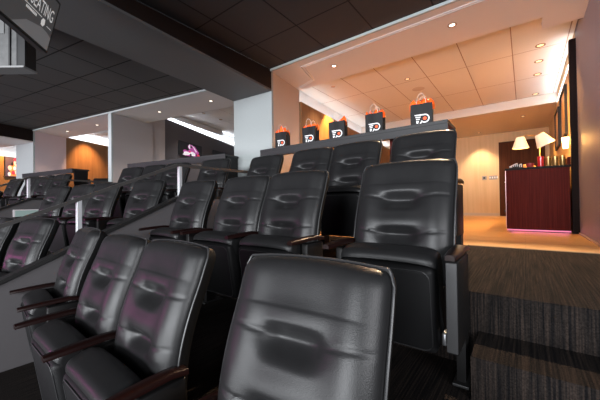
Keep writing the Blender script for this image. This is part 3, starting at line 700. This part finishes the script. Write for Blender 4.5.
o.location = (0.07, 5.42, ZT); tag(o, 'small dark red bowl left of the red tumbler on the cabinet', 'bowl')
M_BW = plain('white_paper', (0.75, 0.75, 0.78), 0.5)
for i, (x, y, rz, tilt) in enumerate([(-0.125, 5.40, 0.5, 0.55), (-0.075, 5.52, 0.35, 0.5)]):
    t = thing('napkin_holder', ['black and white striped napkin holder at the cabinet corner', 'second striped napkin holder, behind the corner one'][i], 'napkin holder', (x, y, ZT), rz, 'striped napkin holders')
    mb = MB(); mb.hexa([(-0.05, -0.03, 0), (0.06, -0.03, 0), (0.06, 0.03, 0), (-0.05, 0.03, 0)], [(-0.03, -0.025, 0.035), (0.06, -0.025, 0.075), (0.06, 0.025, 0.075), (-0.03, 0.025, 0.035)]); mb.build('holder', M_BLACK, t)
    mb = MB()
    for k in range(4):
        q = k / 4; mb.box(-0.04 + 0.024 * k, -0.030 + 0.024 * k, -0.028, 0.028, 0.005, 0.042 + 0.012 * k)
    mb.build('napkins', M_BW, t)
t = tag(None or MB().build('folded_cloth', plain('cloth_lit_orange', (0.62, 0.30, 0.10), 0.8)), 'orange-lit folded cloth heaped behind the red bowl', 'cloth')  # warm orange light on the cloth is put into its base colour
bm = bmesh.new(); g = bmesh.ops.create_icosphere(bm, subdivisions=3, radius=1.0)['verts']
for v in g:
    c = v.co; c.z = max(0.0, c.z + 0.15); r = 1 + 0.12 * math.sin(c.x * 7) * math.cos(c.y * 5); v.co = Vector((c.x * 0.14 * r, c.y * 0.07 * r, c.z * 0.075 * r))
bm.to_mesh(t.data); bm.free(); t.location = (0.02, 5.72, ZT); t.rotation_euler = (0, 0, 0.3)
for p in t.data.polygons: p.use_smooth = True

# wall pieces in the suite
def sconce(y, z, label):
    t = thing('wall_sconce', label, 'wall lamp', (XR, y, z))
    mb = MB(); mb.box(-0.02, 0, -0.04, 0.04, -0.06, 0.06, bev=0.004); mb.build('back_plate', M_BRASS, t)
    mb = MB(); mb.lathe([(0.03, -0.08), (0.045, 0.08), (0.042, 0.08), (0.027, -0.08)], (-0.075, 0, 0), 18); mb.build('glass', emit('sconce_glass', (1.0, 0.66, 0.32), 7), t, True)
    point('sconce_light', (XR - 0.20, y, z + 0.02), 16, WARM, 0.05)
sconce(5.80, 0.84, 'glowing wall sconce above the amber canisters on the right wall')
def picture(y0, y1, z0, z1, label, cols):
    t = thing('framed_picture', label, 'picture', (XR, (y0 + y1) / 2, z0))
    h = z1 - z0; w2 = (y1 - y0) / 2; mb = MB()
    for a in ((-w2, w2, 0, 0.03), (-w2, w2, h - 0.03, h), (-w2, -w2 + 0.03, 0.03, h - 0.03), (w2 - 0.03, w2, 0.03, h - 0.03)): mb.box(-0.035, -0.001, a[0], a[1], a[2], a[3])
    mb.build('frame', M_BLACK, t)
    mb = MB(); mb.box(-0.015, -0.001, -w2 + 0.03, w2 - 0.03, 0.03, h - 0.03); mb.build('print', cols, t)
picture(6.3, 7.1, 1.05, 1.85, 'dark framed picture high on the right wall, behind the dark post', plain('print_tan', (0.45, 0.27, 0.14), 0.4, noise=0.6, nscale=5))
picture(7.5, 8.3, 1.05, 1.80, 'farther dark framed picture on the right wall', plain('print_brown', (0.30, 0.17, 0.10), 0.4, noise=0.6, nscale=6))
t = thing('wall_plate', 'wide silver switch plate on the cream back wall beside the door', 'switch', (-0.745, 10.60, 0.71))
mb = MB(); mb.box(-0.10, 0.10, -0.012, 0, -0.06, 0.06, bev=0.003); mb.build('plate', M_PLATE, t)
mb = MB(); [mb.box(-0.09 + 0.06 * k, -0.06 + 0.06 * k, -0.018, -0.0125, -0.025, 0.025) for k in range(4)]; mb.build('switches', M_BW, t)
t = thing('wall_socket', 'small silver wall fitting left of the switch plate', 'wall fitting', (-0.97, 10.60, 0.71))
mb = MB(); mb.box(-0.06, 0.06, -0.012, 0, -0.06, 0.06, bev=0.003); mb.build('plate', M_PLATE, t)
mb = MB(); mb.lathe([(0, 0), (0.03, 0), (0.03, 0.02), (0, 0.02)], M=Matrix.Translation((0, -0.0125, 0)) @ Matrix.Rotation(math.pi / 2, 4, 'X')); mb.build('socket', M_BLACK, t, True)

# ================================================================ TELEVISIONS
op_shift = lambda P: (P[0], P[1] * 0.5 - 0.27, P[2], P[3] * 0.5, P[4]) if P[0] == 'e' else [(a * 0.5 - 0.27, b_) for a, b_ in P]
def television(F, W, H, label, blobs, bg):
    t = thing('television', label, 'television'); t.matrix_world = F     # local: x across, z up, screen faces -y
    mb = MB(); mb.box(-W / 2, W / 2, 0, 0.05, 0, H, bev=0.004); mb.build('casing', M_BLACK, t)
    mb = MB(); mb.poly([(-W / 2 + .012, -0.001, .012), (W / 2 - .012, -0.001, .012), (W / 2 - .012, -0.001, H - .012), (-W / 2 + .012, -0.001, H - .012)]); s = mb.build('screen', bg, t)
    for i, (mat, polys) in enumerate(blobs):
        mb = MB()
        for P in polys:
            if P[0] == 'e':
                _, cx, cz, rx, rz_ = P; mb.poly([(cx * W + rx * W * math.cos(2 * math.pi * k / 16), -0.002 - 0.0004 * i, cz * H + rz_ * H * math.sin(2 * math.pi * k / 16)) for k in range(16)])
            else: mb.poly([(a * W, -0.002 - 0.0004 * i, b_ * H) for a, b_ in P])
        mb.build('picture_patch', mat, s)
    return t
E_W = emit('screen_white', (0.85, 0.80, 0.86), 0.75); E_P = emit('screen_purple', (0.55, 0.10, 0.40), 0.6); E_R = emit('screen_red', (0.85, 0.05, 0.12), 0.6)
E_B = emit('screen_dark', (0.012, 0.012, 0.014), 0.6); E_O = emit('screen_orange', (1.0, 0.30, 0.08), 0.9); E_S = emit('screen_skin', (1.0, 0.55, 0.50), 0.9); E_G = emit('screen_grey', (0.2, 0.2, 0.22), 0.6)
player = [(E_P, [('e', -.25, .30, .10, .12), [(-.30, .0), (-.2, .4), (.0, .3), (-.05, .0)]]), (E_P, [('e', -0.02, 0.70, .13, .20), [(-0.05, .75), (.15, .85), (.36, .40), (.28, .25), (.10, .35)], [(-.25, .1), (-.1, .5), (.1, .5), (.25, .05)]]),
          (E_W, [('e', -.20, .18, .13, .13), ('e', .05, .22, .14, .16), [(-.14, .70), (-.08, .92), (-.03, .70), (-.08, .52)], [(.03, .88), (.10, .80), (.26, .45), (.20, .42)], [(-.38, .02), (-.30, .20), (-.22, .02)]]),
          (E_R, [[(.30, .35), (.44, .12), (.36, .04), (.24, .14)], ('e', -.06, .35, .04, .06)]),
          (E_B, [('e', -.01, .72, .05, .07), ('e', -.03, .12, .04, .10)])]
def fr1(x, y, z, extra=0.0):   # on the next suite's left wall: screen faces +x'
    return F1 @ Matrix.Translation((x, y, z)) @ Matrix.Rotation(math.pi / 2 + math.radians(8.3) + extra, 4, 'Z')
television(fr1(-0.270, 2.55, 1.46), 1.04, 0.40, 'wall television showing a white and purple hockey player', player, E_B)
p2 = [(E_P, [('e', .1, .25, .10, .16), [(.15, .1), (.3, .35), (.46, .30), (.46, .02)]]), (E_R, [('e', .30, .30, .06, .10), [(.0, .05), (.1, .2), (.2, .05)]]), (E_W, [('e', .22, .18, .05, .09), [(-.1, .1), (-.06, .2), (.0, .12)]])]
television(fr1(-0.490, 4.25, 1.36), 1.15, 0.50, 'second wall television half hidden by the pale column', p2, E_B)
op = [(E_O, [('e', .05, .35, .28, .30), [(-.3, .05), (-.1, .5), (.3, .5), (.45, .05)]]), (E_S, [('e', .12, .72, .15, .17), ('e', -.22, .45, .10, .12), ('e', .15, .25, .14, .12)]),
      (E_W, [('e', .02, .45, .08, .10), ('e', -.25, .14, .08, .10), ('e', .30, .12, .08, .12)]), (E_R, [('e', .12, .88, .15, .09), ('e', -.05, .22, .09, .10), ('e', .30, .42, .07, .12)]), (E_B, [('e', .12, .70, .05, .05), ('e', -.1, .65, .06, .1)])]
op = [(m_, [op_shift(P) for P in L_]) for m_, L_ in op]
television(F3 @ Matrix.Translation((0.06, 0.57, 1.08)) @ Matrix.Rotation(math.pi / 2, 4, 'Z'), 1.2, 0.72, 'bright far television showing a player in orange', op, emit('screen_plum', (0.10, 0.07, 0.12), 0.6))

# hanging monitor, back towards the ice, tilted down to the seats
D = Vector((-0.784, 0.621, 0)); Nf = Vector((0.621, 0.784, 0))
tl = math.radians(13)
upv = (Nf * math.sin(tl) + Vector((0, 0, 1)) * math.cos(tl)).normalized(); nrm = D.cross(upv) * 1.0
if nrm.dot(Nf) < 0: nrm = -nrm
BR = Vector((-2.97, 0.65, 1.20))
mon = thing('ceiling_monitor', 'tilted ceiling monitor with white lettering at the upper left corner', 'monitor')
# local x along the lettering, z up the screen, -y out of the screen
ax, az = D, upv; ay = -nrm
mon.matrix_world = Matrix(((ax.x, ay.x, az.x, BR.x), (ax.y, ay.y, az.y, BR.y), (ax.z, ay.z, az.z, BR.z), (0, 0, 0, 1)))
MW, MH = 0.74, 0.42
M_MONFACE = plain('monitor_face', (0.055, 0.055, 0.058), 0.35)
mb = MB(); mb.box(-MW, 0, 0.0, 0.06, 0, MH, bev=0.006); mb.build('casing', M_BLACK, mon)
mb = MB(); mb.poly([(-MW + .018, -0.001, .018), (-0.018, -0.001, .018), (-0.018, -0.001, MH - .018), (-MW + .018, -0.001, MH - .018)]); scr = mb.build('screen', emit('monitor_screen', (0.05, 0.05, 0.053), 0.7), mon)
mb = MB(); mb.poly([(-.018, -.0015, .018), (-.018, -.0015, .12), (-.07, -.0015, .135), (-.14, -.0015, .14), (-.30, -.0015, .10), (-.42, -.0015, .018)]); mb.build('pale_wave', emit('monitor_wave', (0.13, 0.13, 0.135), 0.7), scr)
def text(parent, s, size, x, z, mat, name='lettering', align='RIGHT'):
    cu = bpy.data.curves.new('t', 'FONT'); cu.body = s; cu.size = size; cu.align_x = align; cu.extrude = 0.0
    ob = bpy.data.objects.new('t', cu); COL.objects.link(ob)
    dg = bpy.context.evaluated_depsgraph_get(); me = bpy.data.meshes.new_from_object(ob.evaluated_get(dg))
    bpy.data.objects.remove(ob)
    o = bpy.data.objects.new(name, me); me.materials.clear(); me.materials.append(mat); COL.objects.link(o); o.parent = parent
    o.matrix_local = Matrix.Translation((x, -0.003, z)) @ Matrix.Rotation(math.pi / 2, 4, 'X'); return o
M_TXT = emit('screen_text', (0.62, 0.62, 0.62), 0.7)
o = text(scr, 'SEATING', 0.115, -0.045, 0.225, M_TXT); o.scale = (0.58, 1.15, 1)
mb = MB(); mb.poly([(-0.42, -.003, .200), (-0.165, -.003, .200), (-0.165, -.003, .205), (-0.42, -.003, .205)]); mb.poly([(-0.095, -.003, .172), (-0.04, -.003, .172), (-0.04, -.003, .176), (-0.095, -.003, .176)]); mb.build('rule_line', M_TXT, scr)
mb = MB()
for k in range(9): mb.box(-0.335 + 0.013 * k, -0.326 + 0.013 * k, -0.003, -0.0025, 0.172, 0.190)
mb.build('small_print', M_TXT, scr)
mb = MB(); mb.poly([(-.16, -.003, .150), (-.135, -.003, .148), (-.12, -.003, .170), (-.125, -.003, .205), (-.15, -.003, .205), (-.165, -.003, .18)]); mb.build('screen_mark', M_TXT, scr)
mb = MB(); mb.box(-0.13, -0.05, 0.06, 0.10, 0.12, 0.34); mb.tube([(-0.09, 0.09, 0.30), (-0.09, 0.13, 0.56)], 0.018); mb.build('mount', M_SHELL, mon)
# metal equipment box hung behind it
R0 = Vector((0.796, 0.605, 0)); 
box = thing('equipment_box', 'grey metal equipment box hanging under the dark ceiling below the monitor', 'equipment box', (-4.06, 0.66, 1.40), math.radians(37.2))
M_GALV = plain('galvanised', (0.11, 0.11, 0.11), 0.6, 0.1, noise=0.5, nscale=14)
mb = MB(); mb.box(-0.62, -0.01, 0.0, 0.12, 0.02, 0.68); mb.build('housing', M_GALV, box)
mb = MB(); mb.box(0.0, 0.075, -0.01, 0.12, 0.02, 0.62, bev=0.004); mb.build('side_cover', M_BLACK, box)
mb = MB(); mb.box(-0.64, 0.08, -0.03, 0.13, 0.0, 0.02, bev=0.003); mb.build('bottom_lip', plain('pale_lip', (0.22, 0.22, 0.22), 0.5), box)
mb = MB(); mb.box(-0.09, -0.075, -0.012, -0.001, 0.03, 0.60); mb.box(-0.01, 0.004, -0.012, -0.001, 0.03, 0.60); mb.build('seam', M_BLACK, box)
mb = MB(); mb.box(-0.27, -0.14, -0.006, -0.001, 0.36, 0.50, bev=0.002); mb.build('label_plate', plain('plate', (0.17, 0.17, 0.17), 0.5), box)
mb = MB(); mb.tube([(-0.40, -0.02, 0.02), (-0.36, -0.04, 0.12), (-0.30, -0.03, 0.16), (-0.29, -0.02, 0.24)], 0.014); mb.tube([(-0.36, -0.02, 0.6), (-0.355, -0.03, 0.3), (-0.36, -0.02, 0.1)], 0.02); mb.build('cable', M_BLACK, box, True)
mb = MB(); mb.tube([(-0.32, 0.06, 0.68), (-0.32, 0.06, 0.703)], 0.012); mb.build('hanger_rod', M_BLACK, box)

# small sign on the next divider
t = thing('small_sign', 'small pale green sign with white edge on the next divider wall', 'sign'); t.matrix_world = F1 @ Matrix.Translation((0.122, -1.60, -0.12)) @ Matrix.Rotation(math.pi / 2, 4, 'Z')
mb = MB(); mb.box(-0.13, 0.22, -0.012, 0, -0.075, 0.075, bev=0.002); mb.build('board', plain('sign_white', (0.80, 0.74, 0.76), 0.5), t)
mb = MB(); mb.box(-0.105, 0.22, -0.0135, -0.0122, -0.06, 0.06); mb.build('face', plain('sign_green', (0.42, 0.56, 0.52), 0.5), t)

# bar stools in the far suite
for i, (x, y, lab) in enumerate([(-1.45, 0.45, 'black bar stool back behind the far counter, by the orange wood wall'), (-2.15, 0.40, 'black bar stool hidden beside the far counter end')]):
    t = thing('bar_stool', lab, 'bar stool', L1(x, y, Z3 + DZ), TH + 0.3, 'black bar stools of the far box')
    mb = MB(); mb.box(-0.22, 0.22, 0.17, 0.21, 0.80, 1.10, bev=0.02); mb.build('backrest', M_SHELL, t)
    mb = MB(); mb.box(-0.21, 0.21, -0.2, 0.2, 0.72, 0.79, bev=0.02); mb.build('seat', M_SHELL, t)
    for sx, sy in ((-1, -1), (1, -1), (-1, 1), (1, 1)):
        mb = MB(); mb.tube([(sx * .17, sy * .16, 0.73), (sx * .20, sy * .19, 0.0)], 0.014); mb.build('leg', M_SHELL, t)

# ================================================================ CEILING LIGHTS
def downlight(p, label, power, col, lens, ang=95, r=0.048, tgt=None, group='recessed ceiling lights'):
    t = thing('downlight', label, 'ceiling light', p, 0, group)
    mb = MB(); mb.lathe([(r, 0.0), (r, -0.005), (r * 0.72, -0.005), (r * 0.66, -0.001), (r * 0.66, 0.0)], n=24); mb.build('trim_ring', M_RING, t, True)
    mb = MB(); mb.lathe([(r * 0.64, -0.0025), (r * 0.3, -0.0035), (0.0001, -0.0035)], n=20); mb.build('lens', lens, t, True)
    if power: spot('downlight_beam', Vector(p) + Vector((0, 0, -0.012)), tgt or (p[0], p[1], p[2] - 2), power, col, ang, 0.7, 0.03)
downlight((-2.25, 3.85, ZS), 'recessed light in the soffit over the middle of the counter', 120, WARM2, M_LENSC)
downlight((-0.64, 3.82, ZS), 'recessed light in the soffit over the aisle side', 800, WARM2, M_LENSC, ang=72, tgt=(-0.05, 2.1, Z3))
downlight((-2.86, 4.85, ZC), 'small recessed light beside the left light cove', 90, WARM2, M_RING, r=0.04)
downlight((-1.64, 5.39, ZC), 'recessed light in the orange-lit tiles above the tall bag', 210, WARM, M_LENS)
downlight((-1.62, 6.75, ZC), 'farther recessed light in the orange-lit tiles', 210, WARM, M_LENS)
for i, (y, lab) in enumerate([(5.42, 'nearest'), (6.02, 'second'), (6.63, 'third'), (7.83, 'last')]):
    downlight((0.215, y, ZC), 'recessed light, %s of the line along the right wall' % lab.replace('nearest', 'first'), 130, WARM, M_LENS, r=0.06)
downlight((0.0, 8.85, 2.02), 'recessed light in the low rear ceiling before the door', 170, WARM, M_LENS)
downlight((-1.04, 10.12, 2.02), 'recessed light close to the cream back wall', 190, WARM2, M_LENS, ang=80, tgt=(-1.04, 10.45, 0.5))
mb = MB(); mb.lathe([(0.0, -0.004), (0.10, -0.004), (0.115, 0.0)], n=32); o = mb.build('ceiling_speaker', plain('speaker_grille', (0.55, 0.47, 0.42), 0.8), None, True); o.location = (-1.62, 6.0, ZC)
tag(o, 'round flush ceiling speaker between two recessed lights', 'speaker')
for i, x in enumerate((-2.667, -1.312, 0.984, 2.463)):
    downlight(L1(x, 0.43, ZS), 'recessed light in the neighbours soffit, %s from the far column' % ('first', 'second', 'third', 'fourth')[i], 40, WARM2, M_LENSC)
for i, y in enumerate((1.875, 2.6, 3.4)):
    downlight(L1(0.45, y + 0.45, 2.62), 'recessed light, %s in the white tiles above the hockey television' % ('first', 'second', 'third')[i], 60, (1.0, 0.9, 0.8), M_RING, r=0.055)

# warm wall washers
spot('washer_far', L1(-3.15, 1.45, 2.35), L1(-3.85, 1.55, 0.95), 300, (1.0, 0.48, 0.17), 72, 0.9)
spot('washer_left', (-3.0, 5.4, 2.15), (-3.45, 5.5, 0.3), 380, WARM, 80, 0.5)
spot('washer_third', F3 @ Vector((0.7, -0.1, 2.2)), F3 @ Vector((0, -0.2, 0.9)), 260, WARM, 100, 0.6)
bpy.context.view_layer.update()
